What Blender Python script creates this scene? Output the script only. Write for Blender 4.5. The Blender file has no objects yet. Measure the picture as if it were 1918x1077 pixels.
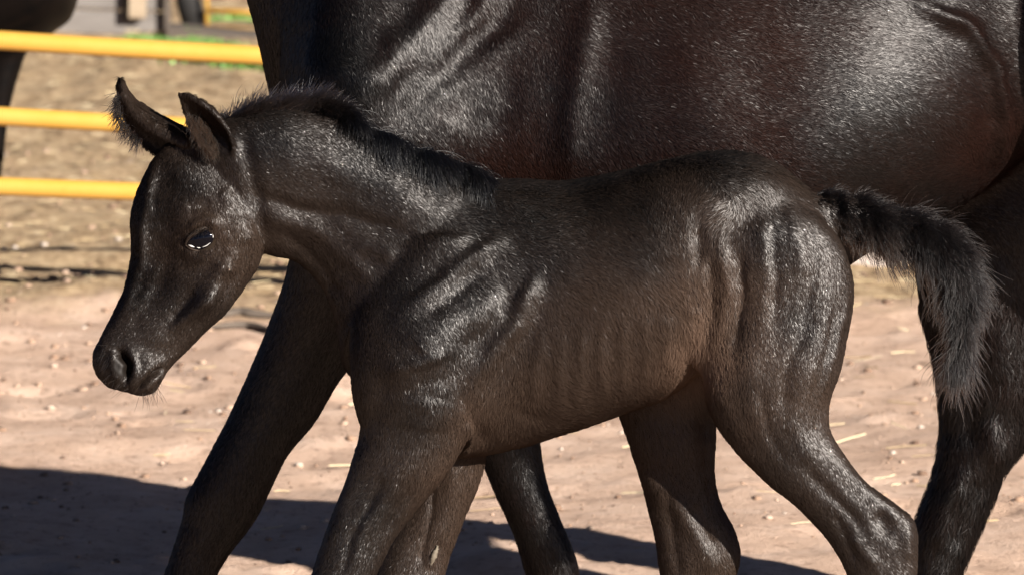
import bpy, math, random
import numpy as np
from mathutils import Vector

sc = bpy.context.scene
random.seed(7)
RNG = np.random.default_rng(11)

# ------------------------------------------------------------------ camera
FPX, PW, PH = 15120.0, 1918.0, 1077.0           # focal length in photo pixels
CY, CH = -12.0, 2.34                            # camera stands 12 m in front of the foal, eye height
HORIZON = 1497.0 - CH * FPX / 12.0 * 1.0174
PITCH = math.atan((PH / 2 - HORIZON) / FPX)
cam_d = bpy.data.cameras.new("camera")
cam = bpy.data.objects.new("camera", cam_d)
sc.collection.objects.link(cam)
cam.location = (0, CY, CH)
cam.rotation_euler = (math.pi / 2 - PITCH, 0, 0)
cam_d.sensor_width = 36
cam_d.lens = 36 * FPX / PW
cam_d.clip_start, cam_d.clip_end = 0.5, 2000
cam_d.dof.use_dof = True
cam_d.dof.focus_distance = 12.0
cam_d.dof.aperture_fstop = 11.0
sc.camera = cam

# ------------------------------------------------------------------ light
SUN_EL, SUN_AZ = math.radians(23.0), math.radians(42.0)     # low sun, behind the camera and to its right
w = bpy.data.worlds.new("World")
sc.world = w
w.use_nodes = True
nt = w.node_tree
sky = nt.nodes.new("ShaderNodeTexSky")
sky.sky_type = 'NISHITA'
sky.sun_disc = False
sky.sun_elevation = SUN_EL
sky.sun_rotation = math.pi - SUN_AZ
sky.air_density = 0.18
sky.dust_density = 0.2
nt.links.new(sky.outputs[0], nt.nodes["Background"].inputs[0])
nt.nodes["Background"].inputs[1].default_value = 0.05
sd = bpy.data.lights.new("sun", 'SUN')
sd.energy = 5.0
sd.angle = math.radians(0.5)
sd.color = (1.0, 0.93, 0.84)
sun = bpy.data.objects.new("sun", sd)
sc.collection.objects.link(sun)
to_sun = Vector((math.sin(SUN_AZ) * math.cos(SUN_EL), -math.cos(SUN_AZ) * math.cos(SUN_EL), math.sin(SUN_EL)))
sun.rotation_euler = to_sun.to_track_quat('Z', 'Y').to_euler()

sc.view_settings.view_transform = 'Standard'
sc.view_settings.look = 'None'
sc.view_settings.exposure = 1.45
sc.view_settings.gamma = 1.0
sc.render.engine = 'CYCLES'
sc.cycles.use_denoising = True
sc.cycles.max_bounces = 5
sc.cycles.diffuse_bounces = 2
sc.cycles.glossy_bounces = 2
sc.cycles.sample_clamp_indirect = 0.4
sc.cycles.caustics_reflective = False
sc.cycles.caustics_refractive = False
sc.cycles.filter_width = 1.5

# ------------------------------------------------------------------ helpers
CP, SP = math.cos(PITCH), math.sin(PITCH)

def world(px, py, Y):
    """photo pixel + depth plane -> world, arrays allowed"""
    a = (np.asarray(px, float) - PW / 2) / FPX
    b = (PH / 2 - np.asarray(py, float)) / FPX
    dy = CP + b * SP
    dz = -SP + b * CP
    t = (np.asarray(Y, float) - CY) / dy
    return np.stack([a * t, np.asarray(Y, float) + 0 * t, CH + dz * t], -1)

def ground_py(Y):
    return HORIZON + CH * FPX / ((Y - CY) * CP * CP)

def ground_Y(py):
    b = (PH / 2 - py) / FPX
    dy, dz = CP + b * SP, -SP + b * CP
    return CY + dy * (-CH / dz)

FENCE_Y = ground_Y(600)

def link(name, data, parent=None):
    o = bpy.data.objects.new(name, data)
    sc.collection.objects.link(o)
    if parent:
        o.parent = parent
    return o

def tag(o, label=None, cat=None, group=None, kind=None):
    if label: o["label"] = label
    if cat: o["category"] = cat
    if group: o["group"] = group
    if kind: o["kind"] = kind
    return o

def empty(name, loc):
    o = link(name, None)
    o.location = loc
    bpy.context.view_layer.update()
    return o

def mesh_np(name, V, F, mat=None, smooth=True):
    me = bpy.data.meshes.new(name)
    V = np.asarray(V, np.float32)
    if isinstance(F, np.ndarray):
        n, k = F.shape
        me.vertices.add(len(V)); me.vertices.foreach_set("co", V.ravel())
        me.loops.add(n * k); me.loops.foreach_set("vertex_index", F.ravel().astype(np.int32))
        me.polygons.add(n)
        me.polygons.foreach_set("loop_start", np.arange(0, n * k, k, dtype=np.int32))
        me.polygons.foreach_set("loop_total", np.full(n, k, np.int32))
        me.update(calc_edges=True)
    else:
        me.from_pydata(V.tolist(), [], F)
    if smooth:
        me.polygons.foreach_set("use_smooth", np.ones(len(me.polygons), bool))
    if mat: me.materials.append(mat)
    me.update()
    return me

def hash2(i, j, seed):
    h = np.sin(i * 127.1 + j * 311.7 + seed * 74.7) * 43758.5453
    return h - np.floor(h)

def vnoise(x, y, seed=0):
    i, j = np.floor(x), np.floor(y)
    fx, fy = x - i, y - j
    fx = fx * fx * (3 - 2 * fx); fy = fy * fy * (3 - 2 * fy)
    a, b = hash2(i, j, seed), hash2(i + 1, j, seed)
    c, d = hash2(i, j + 1, seed), hash2(i + 1, j + 1, seed)
    return (a + (b - a) * fx) * (1 - fy) + (c + (d - c) * fx) * fy

def fbm(x, y, octs=4, seed=0):
    s, a = 0, 0.5
    for k in range(octs):
        s = s + a * (vnoise(x, y, seed + k * 13) - .5)
        x, y, a = x * 2.03 + 5.1, y * 2.03 + 1.7, a * .5
    return s

# node helpers
def material(name):
    m = bpy.data.materials.new(name)
    m.use_nodes = True
    n = m.node_tree.nodes
    return m, n, m.node_tree.links, n["Principled BSDF"]

def ramp(n, stops):
    r = n.new("ShaderNodeValToRGB")
    el = r.color_ramp.elements
    while len(el) < len(stops): el.new(0.5)
    for e, (p, c) in zip(el, stops):
        e.position = p
        e.color = (*c, 1)
    return r

# ------------------------------------------------------------------ lofts in photo-pixel space: (px, depth, -py)
def catmull(A, m):
    A = np.asarray(A, float)
    n = len(A)
    P = np.vstack([2 * A[0] - A[1], A, 2 * A[-1] - A[-2]])
    out = []
    for i in range(n - 1):
        p0, p1, p2, p3 = P[i], P[i + 1], P[i + 2], P[i + 3]
        t = (np.arange(m) / m)[:, None]
        out.append(.5 * (2 * p1 + (p2 - p0) * t + (2 * p0 - 5 * p1 + 4 * p2 - p3) * t**2 + (3 * p1 - p0 - 3 * p2 + p3) * t**3))
    return np.vstack(out + [A[-1:]])

def loft(sections, n=36, m=5, ex=2.0, skew=0.0):
    """sections: Ax, Ay, Bx, By, half depth, centre depth -> closed tube through the two outline points"""
    S = catmull(sections, m)
    th = np.arange(n) / n * 2 * np.pi
    c, s = np.cos(th), np.sin(th)
    c = np.sign(c) * np.abs(c) ** (2 / ex); s = np.sign(s) * np.abs(s) ** (2 / ex)
    V = []
    for ax, ay, bx, by, hw, yc in S:
        cx, cy, dx, dy = (ax + bx) / 2, (ay + by) / 2, (ax - bx) / 2, (ay - by) / 2
        V.append(np.stack([cx + dx * c, yc + max(hw, 1) * s * (1 - skew * c), -(cy + dy * c)], -1))
    return rings(V)

def rings(V):
    n, k = len(V[0]), len(V)
    V = [np.asarray(v, float) for v in V]
    F = []
    for i in range(k - 1):
        for j in range(n):
            F.append((i * n + j, i * n + (j + 1) % n, (i + 1) * n + (j + 1) % n, (i + 1) * n + j))
    P = np.vstack(V)
    a, b = len(P), len(P) + 1
    P = np.vstack([P, V[0].mean(0), V[-1].mean(0)])
    for j in range(n):
        F.append((a, (j + 1) % n, j))
        F.append((b, (k - 1) * n + j, (k - 1) * n + (j + 1) % n))
    return P, F

def tube(path, radii, n=14, m=5):
    """round tube; path of (px, depth, py)"""
    A = np.array([(p[0], p[1], -p[2], r) for p, r in zip(path, radii)], float)
    S = catmull(A, m)
    C, R = S[:, :3], S[:, 3]
    T = np.gradient(C, axis=0); T /= np.linalg.norm(T, axis=1)[:, None]
    V = []
    for c, r, t in zip(C, R, T):
        u = np.cross(t, (0, 1, 0.01)); u /= np.linalg.norm(u); v = np.cross(t, u)
        th = np.arange(n) / n * 2 * np.pi
        V.append(c + r * (np.cos(th)[:, None] * u + np.sin(th)[:, None] * v))
    return rings(V)

def ear(base, mid, tip, open_dir, width, thick=7, depth=.75, prof=((0, .8), (.3, 1), (.6, .82), (.85, .42), (1, .08)), roll=0.0):
    """cupped ear: crescent sections along a bent axis; points (px, depth, py)"""
    b, mm, t = [np.array((p[0], p[1], -p[2]), float) for p in (base, mid, tip)]
    o = np.array((open_dir[0], open_dir[1], -open_dir[2]), float); o /= np.linalg.norm(o)
    V = []
    tt = np.linspace(0, 1, 18)
    wp = np.interp(tt, [p[0] for p in prof], [p[1] for p in prof])
    for k, q in enumerate(tt):
        c = (1 - q)**2 * b + 2 * q * (1 - q) * mm + q * q * t
        ax = 2 * (1 - q) * (mm - b) + 2 * q * (t - mm); ax /= np.linalg.norm(ax)
        oo = o - ax * (o @ ax); oo /= np.linalg.norm(oo)
        ss = np.cross(ax, oo)
        W = width * wp[k]
        ph = np.radians(np.linspace(-105, 105, 15))
        th = min(thick, W * .6)
        outer = [c + W * np.sin(a) * ss - W * depth * np.cos(a) * oo for a in ph]
        inner = [c + (W - th) * np.sin(a) * ss - (W - th) * depth * np.cos(a) * oo + oo * th * .1 for a in ph[::-1]]
        V.append(np.array(outer + inner))
    return rings(V)

def union(parts, voxel):
    """one continuous skin around all the lofts"""
    Vs, Fs, k = [], [], 0
    for V, F in parts:
        Vs.append(V); Fs += [tuple(i + k for i in f) for f in F]; k += len(V)
    me = bpy.data.meshes.new("tmp"); me.from_pydata(np.vstack(Vs).tolist(), [], Fs)
    import bmesh
    bm = bmesh.new(); bm.from_mesh(me)
    bmesh.ops.recalc_face_normals(bm, faces=bm.faces)
    bm.to_mesh(me); bm.free()
    o = bpy.data.objects.new("tmp", me); sc.collection.objects.link(o)
    md = o.modifiers.new("r", 'REMESH'); md.mode = 'VOXEL'; md.voxel_size = voxel; md.adaptivity = 0
    dg = bpy.context.evaluated_depsgraph_get()
    ev = o.evaluated_get(dg); em = ev.to_mesh()
    V = np.empty(len(em.vertices) * 3, np.float32); em.vertices.foreach_get("co", V); V = V.reshape(-1, 3).astype(float)
    Q = np.empty(len(em.polygons) * 4, np.int32)
    em.loops.foreach_get("vertex_index", Q); Q = Q.reshape(-1, 4)
    ev.to_mesh_clear()
    bpy.data.objects.remove(o); bpy.data.meshes.remove(me)
    return V, Q

def edges_of(Q):
    E = np.vstack([Q[:, [0, 1]], Q[:, [1, 2]], Q[:, [2, 3]], Q[:, [3, 0]]])
    return np.unique(np.sort(E, 1), axis=0)

def smooth(V, E, it, weight):
    n = len(V)
    deg = np.bincount(E.ravel(), minlength=n).astype(float); deg[deg == 0] = 1
    wv = (weight if np.ndim(weight) else np.full(n, weight))[:, None]
    for k in range(it):
        S = np.empty_like(V)
        for c in range(3):
            S[:, c] = np.bincount(E[:, 0], V[E[:, 1], c], n) + np.bincount(E[:, 1], V[E[:, 0], c], n)
        V = V + wv * (S / deg[:, None] - V)
    return V

def normals(V, Q):
    N = np.zeros_like(V)
    fn = np.cross(V[Q[:, 2]] - V[Q[:, 0]], V[Q[:, 3]] - V[Q[:, 1]])
    for k in range(4):
        for c in range(3):
            N[:, c] += np.bincount(Q[:, k], fn[:, c], len(V))
    return N / (np.linalg.norm(N, axis=1)[:, None] + 1e-9)

def dist_poly(X, Y, pts):
    """distance to a polyline and the running parameter 0..1"""
    pts = np.asarray(pts, float)
    best = np.full(len(X), 1e9); par = np.zeros(len(X))
    if len(pts) == 1:
        return np.hypot(X - pts[0, 0], Y - pts[0, 1]), par + .5
    m = len(pts) - 1
    for i in range(m):
        a, b = pts[i], pts[i + 1]
        d = b - a
        t = np.clip(((X - a[0]) * d[0] + (Y - a[1]) * d[1]) / (d @ d), 0, 1)
        q = np.hypot(X - a[0] - t * d[0], Y - a[1] - t * d[1])
        k = q < best
        best[k] = q[k]; par[k] = ((i + t) / m)[k]
    return best, par

def relief(V, N, strokes, ylim=0.0, seed=3):
    """muscles, bones, grooves: bumps along side-view strokes on the near side"""
    X, Z = V[:, 0], -V[:, 2]
    D = np.zeros(len(V))
    # wander a little so that nothing is ruled
    WX = X + 14 * fbm(X / 40, Z / 40, 2, seed); WZ = Z + 14 * fbm(X / 40, Z / 40, 2, seed + 5)
    side = np.clip(-N[:, 1] * 1.6, 0, 1) * (V[:, 1] < ylim)
    for pts, wd, amp in strokes:
        p = np.asarray(pts, float)
        lo, hi = p.min(0) - 3 * wd - 15, p.max(0) + 3 * wd + 15
        k = np.where((X > lo[0]) & (X < hi[0]) & (Z > lo[1]) & (Z < hi[1]) & (side > 0))[0]
        if not len(k): continue
        d, t = dist_poly(WX[k], WZ[k], pts)
        fade = np.clip(np.minimum(t, 1 - t) * 4 + .35, 0, 1) if len(pts) > 1 else 1
        D[k] += amp * np.exp(-(d / wd) ** 2) * fade
    return V + N * (D * side)[:, None]

def flow_at(X, Z, anchors, p=3.0):
    A = np.asarray(anchors, float)
    FX = np.zeros(len(X)); FZ = np.zeros(len(X)); Wt = np.zeros(len(X))
    for ax, az, fx, fz in A:
        l = math.hypot(fx, fz)
        wt = 1 / ((X - ax) ** 2 + (Z - az) ** 2 + 400) ** (p / 2)
        FX += wt * fx / l; FZ += wt * fz / l; Wt += wt
    return FX / Wt, FZ / Wt

def field(X, Z, anchors, p=3.0):
    A = np.asarray(anchors, float)
    s = np.zeros(len(X)); Wt = np.zeros(len(X))
    for ax, az, v in A:
        wt = 1 / ((X - ax) ** 2 + (Z - az) ** 2 + 900) ** (p / 2)
        s += wt * v; Wt += wt
    return s / Wt

def hair_object(name, P, R, mat, parent, mw, tint=None, nrm=None, gloss=None):
    """P: (n, k, 3) world points -> one hair object; R: (k,) radii; nrm: lie of the coat under each hair"""
    n, k = P.shape[:2]
    hc = bpy.data.hair_curves.new(name)
    hc.add_curves([k] * n)
    P = P.reshape(-1, 3) - np.array(mw)
    hc.position_data.foreach_set("vector", P.astype(np.float32).ravel())
    at = hc.attributes.get("radius") or hc.attributes.new("radius", 'FLOAT', 'POINT')
    at.data.foreach_set("value", np.tile(np.asarray(R, np.float32), n))
    if tint is not None:
        ta = hc.attributes.new("tint", 'FLOAT', 'POINT')
        ta.data.foreach_set("value", np.repeat(tint, k).astype(np.float32))
    if gloss is not None:
        ga = hc.attributes.new("gloss", 'FLOAT', 'POINT')
        ga.data.foreach_set("value", np.repeat(gloss, k).astype(np.float32))
    if nrm is not None:
        na = hc.attributes.new("lie", 'FLOAT_VECTOR', 'POINT')
        na.data.foreach_set("vector", np.repeat(nrm, k, axis=0).astype(np.float32).ravel())
    hc.materials.append(mat)
    return link(name, hc, parent)

def sample(V, Q, N, count, wfun):
    T = np.vstack([Q[:, [0, 1, 2]], Q[:, [0, 2, 3]]])
    a, b, c = V[T[:, 0]], V[T[:, 1]], V[T[:, 2]]
    ar = np.linalg.norm(np.cross(b - a, c - a), axis=1)
    ar = ar * wfun((a + b + c) / 3, N[T[:, 0]])
    idx = np.searchsorted(np.cumsum(ar), RNG.random(count) * ar.sum())
    u, v = RNG.random(count), RNG.random(count)
    fl = u + v > 1
    u[fl], v[fl] = 1 - u[fl], 1 - v[fl]
    P = a[idx] + (b - a)[idx] * u[:, None] + (c - a)[idx] * v[:, None]
    n = N[T[idx, 0]] * (1 - u - v)[:, None] + N[T[idx, 1]] * u[:, None] + N[T[idx, 2]] * v[:, None]
    return P, n / np.linalg.norm(n, axis=1)[:, None]

def coat(P, N, FX, FZ, L, lift, jit, clump=30):
    """three-point strands lying along the flow"""
    n = len(P)
    f = np.stack([FX, np.zeros(n), -FZ], -1)
    ang = jit * RNG.normal(size=n) + 1.2 * fbm(P[:, 0] / clump, P[:, 2] / clump, 3, 41)
    f = np.stack([f[:, 0] * np.cos(ang) - f[:, 2] * np.sin(ang), f[:, 1], f[:, 0] * np.sin(ang) + f[:, 2] * np.cos(ang)], -1)
    t = f - N * (f * N).sum(1)[:, None]
    t /= np.linalg.norm(t, axis=1)[:, None] + 1e-6
    L = (L * (0.65 + .7 * RNG.random(n)))[:, None]
    lf = (lift * (0.5 + RNG.random(n)))[:, None]
    p1 = P + L * (.45 * t + .75 * lf * N)
    p2 = P + L * (1.0 * t + .95 * lf * N)
    return np.stack([P - N * .8, p1, p2], 1)

def to_world(V, Y0):
    s = FPX / (Y0 - CY)
    return world(V[..., 0], -V[..., 2], Y0 + V[..., 1] / s)

# ------------------------------------------------------------------ materials
def coat_skin(name, dark, brown, rough):
    m, n, l, b = material(name)
    at = n.new("ShaderNodeAttribute"); at.attribute_name = "tint"
    mx = n.new("ShaderNodeMix"); mx.data_type = 'RGBA'
    mx.inputs[6].default_value = (*dark, 1); mx.inputs[7].default_value = (*brown, 1)
    l.new(at.outputs["Fac"], mx.inputs[0]); l.new(mx.outputs[2], b.inputs["Base Color"])
    b.inputs["Roughness"].default_value = rough
    b.inputs["Specular IOR Level"].default_value = 0.05
    return m

def hair_mat(name, dark, brown, rough=.35, rr=.4, rnd=.15, ior=1.4):
    m = bpy.data.materials.new(name); m.use_nodes = True
    n, l = m.node_tree.nodes, m.node_tree.links
    n.clear()
    out = n.new("ShaderNodeOutputMaterial")
    h = n.new("ShaderNodeBsdfHairPrincipled")
    h.parametrization = 'COLOR'
    at = n.new("ShaderNodeAttribute"); at.attribute_name = "tint"
    mx = n.new("ShaderNodeMix"); mx.data_type = 'RGBA'
    mx.inputs[6].default_value = (*dark, 1); mx.inputs[7].default_value = (*brown, 1)
    l.new(at.outputs["Fac"], mx.inputs[0]); l.new(mx.outputs[2], h.inputs["Color"])
    h.inputs["Roughness"].default_value = rough
    h.inputs["Radial Roughness"].default_value = rr
    h.inputs["Random Roughness"].default_value = rnd
    h.inputs["Coat"].default_value = 0.0
    h.inputs["IOR"].default_value = ior
    l.new(h.outputs[0], out.inputs[0])
    return m

def coat_mat(name, dark, brown, rough, gloss, dull, hair=True):
    """short sleek coat: dark hair plus an even gloss; each strand shades with the lie of the coat"""
    m, n, l, b = material(name)
    out = b.outputs[0].links[0].to_node if b.outputs[0].links else n["Material Output"]
    n.remove(b)
    at = n.new("ShaderNodeAttribute"); at.attribute_name = "tint"
    mx = n.new("ShaderNodeMix"); mx.data_type = 'RGBA'
    mx.clamp_factor = False
    mx.inputs[6].default_value = (*dark, 1); mx.inputs[7].default_value = (*brown, 1)
    l.new(at.outputs["Fac"], mx.inputs[0])
    df = n.new("ShaderNodeBsdfDiffuse"); gs = n.new("ShaderNodeBsdfGlossy"); ad = n.new("ShaderNodeAddShader")
    l.new(mx.outputs[2], df.inputs["Color"])
    if hair:
        ln = n.new("ShaderNodeAttribute"); ln.attribute_name = "lie"
        l.new(ln.outputs["Vector"], df.inputs["Normal"]); l.new(ln.outputs["Vector"], gs.inputs["Normal"])
    gs.inputs["Roughness"].default_value = rough
    ga = n.new("ShaderNodeAttribute"); ga.attribute_name = "gloss"     # sleek or woolly coat
    mr = n.new("ShaderNodeMapRange")
    mr.inputs["To Min"].default_value = gloss * dull; mr.inputs["To Max"].default_value = gloss
    l.new(ga.outputs["Fac"], mr.inputs["Value"])
    cc = n.new("ShaderNodeCombineColor")
    for k, q in enumerate((1.0, .97, .96)):
        mm = n.new("ShaderNodeMath"); mm.operation = 'MULTIPLY'; mm.inputs[1].default_value = q
        l.new(mr.outputs[0], mm.inputs[0]); l.new(mm.outputs[0], cc.inputs[k])
    l.new(cc.outputs[0], gs.inputs["Color"])
    l.new(df.outputs[0], ad.inputs[0]); l.new(gs.outputs[0], ad.inputs[1]); l.new(ad.outputs[0], out.inputs[0])
    return m

SKIN_FOAL = coat_mat("foal_skin", (.0016, .0015, .0016), (.030, .020, .013), .5, .016, .2, False)
SKIN_MARE = coat_mat("mare_skin", (.0008, .0007, .0007), (.008, .003, .002), .5, .020, .25, False)
HAIR_FOAL = coat_mat("foal_hair", (.0018, .0015, .0014), (.080, .051, .036), .42, .046, .11)
HAIR_MARE = coat_mat("mare_hair", (.0010, .0008, .0008), (.018, .0068, .0046), .42, .033, .2)
HAIR_EAR = hair_mat("ear_fluff", (.003, .0025, .0025), (.030, .017, .010), .45, .5, .15, 1.25)
HAIR_TAIL = hair_mat("tail_hair", (.003, .003, .0035), (.05, .03, .02), .3, .4, .3, 1.34)
HAIR_MANE = hair_mat("mane_hair", (.003, .003, .0035), (.05, .03, .02), .3, .4, .3, 1.5)

# ------------------------------------------------------------------ the foal
G0 = ground_py(0.0)
NEAR_LEG, FAR_LEG = -86, 90
def gp(yc): return ground_py(yc / (FPX / 12.0))
gn, gf = gp(NEAR_LEG), gp(FAR_LEG)

trunk = loft([
    (668, 575, 668, 690, 48, 0), (688, 500, 686, 772, 84, 0), (745, 430, 728, 815, 110, 0), (815, 375, 790, 838, 120, 0),
    (880, 348, 868, 850, 119, 0), (960, 341, 945, 840, 120, 0), (1060, 344, 1050, 812, 130, 0), (1160, 327, 1160, 776, 134, 0),
    (1240, 307, 1250, 738, 131, 0), (1320, 292, 1320, 686, 122, 0), (1395, 292, 1400, 650, 114, 0), (1465, 320, 1470, 640, 102, 0),
    (1528, 376, 1530, 640, 84, 0), (1575, 450, 1572, 640, 58, 0)], n=56, ex=2.25, skew=.12)
neck = loft([
    (370, 236, 452, 420, 40, -4), (430, 222, 498, 474, 56, -4), (540, 205, 556, 488, 60, -2), (640, 222, 606, 536, 64, 0), (740, 270, 634, 600, 74, 0),
    (840, 318, 660, 690, 88, 0), (935, 348, 715, 770, 100, 0)], n=48, ex=2.1)
head = loft([
    (352, 250, 470, 372, 36, -4), (300, 284, 492, 450, 56, -8), (262, 346, 486, 492, 60, -12), (246, 405, 464, 528, 55, -16), (246, 470, 434, 572, 46, -20),
    (236, 530, 394, 614, 38, -24), (211, 588, 352, 655, 34, -28), (188, 634, 318, 690, 35, -31), (175, 664, 303, 714, 37, -33),
    (180, 698, 290, 733, 35, -34), (203, 724, 266, 741, 24, -34)], n=40, ex=2.3, skew=.32)
near_hind = loft([
    (1370, 352, 1460, 352, 14, -46), (1318, 425, 1556, 430, 54, -62), (1304, 510, 1594, 515, 62, -66), (1311, 610, 1593, 600, 62, -70),
    (1318, 700, 1574, 690, 56, NEAR_LEG), (1335, 775, 1554, 752, 50, NEAR_LEG), (1378, 842, 1556, 812, 44, NEAR_LEG), (1438, 905, 1590, 866, 40, NEAR_LEG),
    (1492, 948, 1632, 912, 37, NEAR_LEG), (1532, 990, 1680, 948, 36, NEAR_LEG), (1563, 1030, 1713, 980, 36, NEAR_LEG), (1588, 1080, 1719, 1040, 35, NEAR_LEG),
    (1604, 1130, 1712, 1110, 31, NEAR_LEG), (1612, 1190, 1696, 1180, 26, NEAR_LEG), (1616, 1290, 1690, 1290, 25, NEAR_LEG),
    (1606, 1370, 1698, 1375, 32, NEAR_LEG), (1580, 1420, 1668, 1425, 28, NEAR_LEG), (1556, 1448, 1668, 1450, 38, NEAR_LEG), (1536, gn, 1676, gn, 44, NEAR_LEG)], ex=2.2)
far_hind = loft([
    (1180, 560, 1500, 560, 40, 60), (1150, 690, 1420, 670, 50, 66), (1158, 762, 1348, 762, 48, FAR_LEG), (1180, 830, 1337, 826, 44, FAR_LEG), (1198, 890, 1337, 885, 40, FAR_LEG),
    (1214, 950, 1350, 945, 36, FAR_LEG), (1227, 1005, 1376, 995, 35, FAR_LEG), (1235, 1060, 1386, 1040, 35, FAR_LEG), (1240, 1110, 1372, 1095, 30, FAR_LEG),
    (1246, 1170, 1340, 1165, 26, FAR_LEG), (1252, 1280, 1330, 1280, 25, FAR_LEG), (1244, 1350, 1338, 1355, 31, FAR_LEG), (1220, 1400, 1308, 1405, 28, FAR_LEG),
    (1196, 1425, 1306, 1427, 38, FAR_LEG), (1176, gf, 1314, gf, 44, FAR_LEG)], ex=2.2)
near_fore = loft([
    (760, 440, 900, 440, 36, -66), (706, 540, 950, 540, 46, -66), (684, 640, 940, 640, 52, -68), (680, 730, 900, 720, 52, -70), (680, 800, 876, 800, 48, -74),
    (660, 872, 838, 880, 43, NEAR_LEG), (632, 940, 783, 950, 39, NEAR_LEG), (608, 1005, 735, 1015, 36, NEAR_LEG), (584, 1072, 702, 1082, 37, NEAR_LEG), (570, 1120, 682, 1132, 36, NEAR_LEG),
    (562, 1180, 645, 1186, 27, NEAR_LEG), (540, 1300, 612, 1302, 25, NEAR_LEG), (520, 1368, 614, 1378, 32, NEAR_LEG), (488, 1420, 574, 1430, 28, NEAR_LEG),
    (458, 1446, 572, 1452, 38, NEAR_LEG), (434, gn, 580, gn, 45, NEAR_LEG)], ex=2.2)
far_fore = loft([
    (740, 640, 900, 640, 36, 60), (744, 770, 915, 790, 42, 58), (775, 850, 906, 855, 38, 62), (770, 905, 895, 908, 35, 62), (744, 965, 868, 970, 33, 62),
    (718, 1025, 845, 1032, 33, 62), (698, 1080, 828, 1088, 36, 62), (690, 1130, 806, 1138, 34, 62), (688, 1190, 772, 1194, 27, 62), (684, 1300, 758, 1302, 25, 62),
    (668, 1365, 766, 1372, 31, 62), (636, 1412, 722, 1420, 28, 62), (610, 1436, 722, 1440, 38, 62), (592, gf + 5, 734, gf + 5, 45, 62)], ex=2.2)
near_ear = ear((416, -30, 300), (392, -52, 222), (331, -58, 172), (-.60, -.78, .1), 42, depth=.34, prof=((0, .8), (.3, 1), (.6, .8), (.85, .42), (1, .06)))
far_ear = ear((352, 26, 292), (222, 44, 236), (222, 40, 144), (-.92, -.22, .4), 50, depth=.6, prof=((0, 1.35), (.3, 1.2), (.55, .95), (.8, .55), (.93, .32), (1, .1)))
dock = tube([(1420, 0, 410), (1560, 0, 404), (1650, 0, 420), (1730, 0, 440), (1790, 0, 480), (1812, 0, 550)], [44, 36, 27, 22, 18, 10])
flank_fold = loft([(1290, 430, 1390, 430, 24, -92), (1296, 520, 1392, 520, 22, -98), (1290, 600, 1376, 600, 18, -98), (1288, 650, 1346, 660, 13, -92), (1302, 680, 1326, 712, 7, -86)], n=20)

V, Q = union([trunk, neck, head, near_hind, far_hind, near_fore, far_fore, near_ear, far_ear, dock, flank_fold], 3.4)
E = edges_of(Q)
X, Z = V[:, 0], -V[:, 2]
ws = np.full(len(V), .5)
ear_zone = (Z < 300) & (X < 455) & ~((X > 430) & (Z > 215)) & (Z < 300 - .1 * (X - 300))
ws[ear_zone] = .12
V = smooth(V, E, 10, ws)
# broader melting where limbs leave the trunk
blend = np.zeros(len(V))
for pts, r in [([(690, 790), (690, 560)], 45), ([(880, 840), (930, 600), (880, 470)], 50), ([(1310, 690), (1300, 560), (1330, 360)], 40), ([(1500, 350), (1480, 640)], 60),
               ([(470, 330), (500, 440)], 30), ([(640, 600), (760, 440), (900, 370)], 60), ([(760, 830), (900, 850)], 30), ([(1480, 340), (1545, 410)], 60), ([(1160, 770), (1340, 690)], 35)]:
    d, _ = dist_poly(X, Z, pts)
    blend = np.maximum(blend, np.exp(-(d / r) ** 2))
N = normals(V, Q)
blend *= np.clip(np.abs(N[:, 1]) * 1.3, .15, 1)
V = smooth(V, E, 45, .6 * blend)
N = normals(V, Q)

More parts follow.
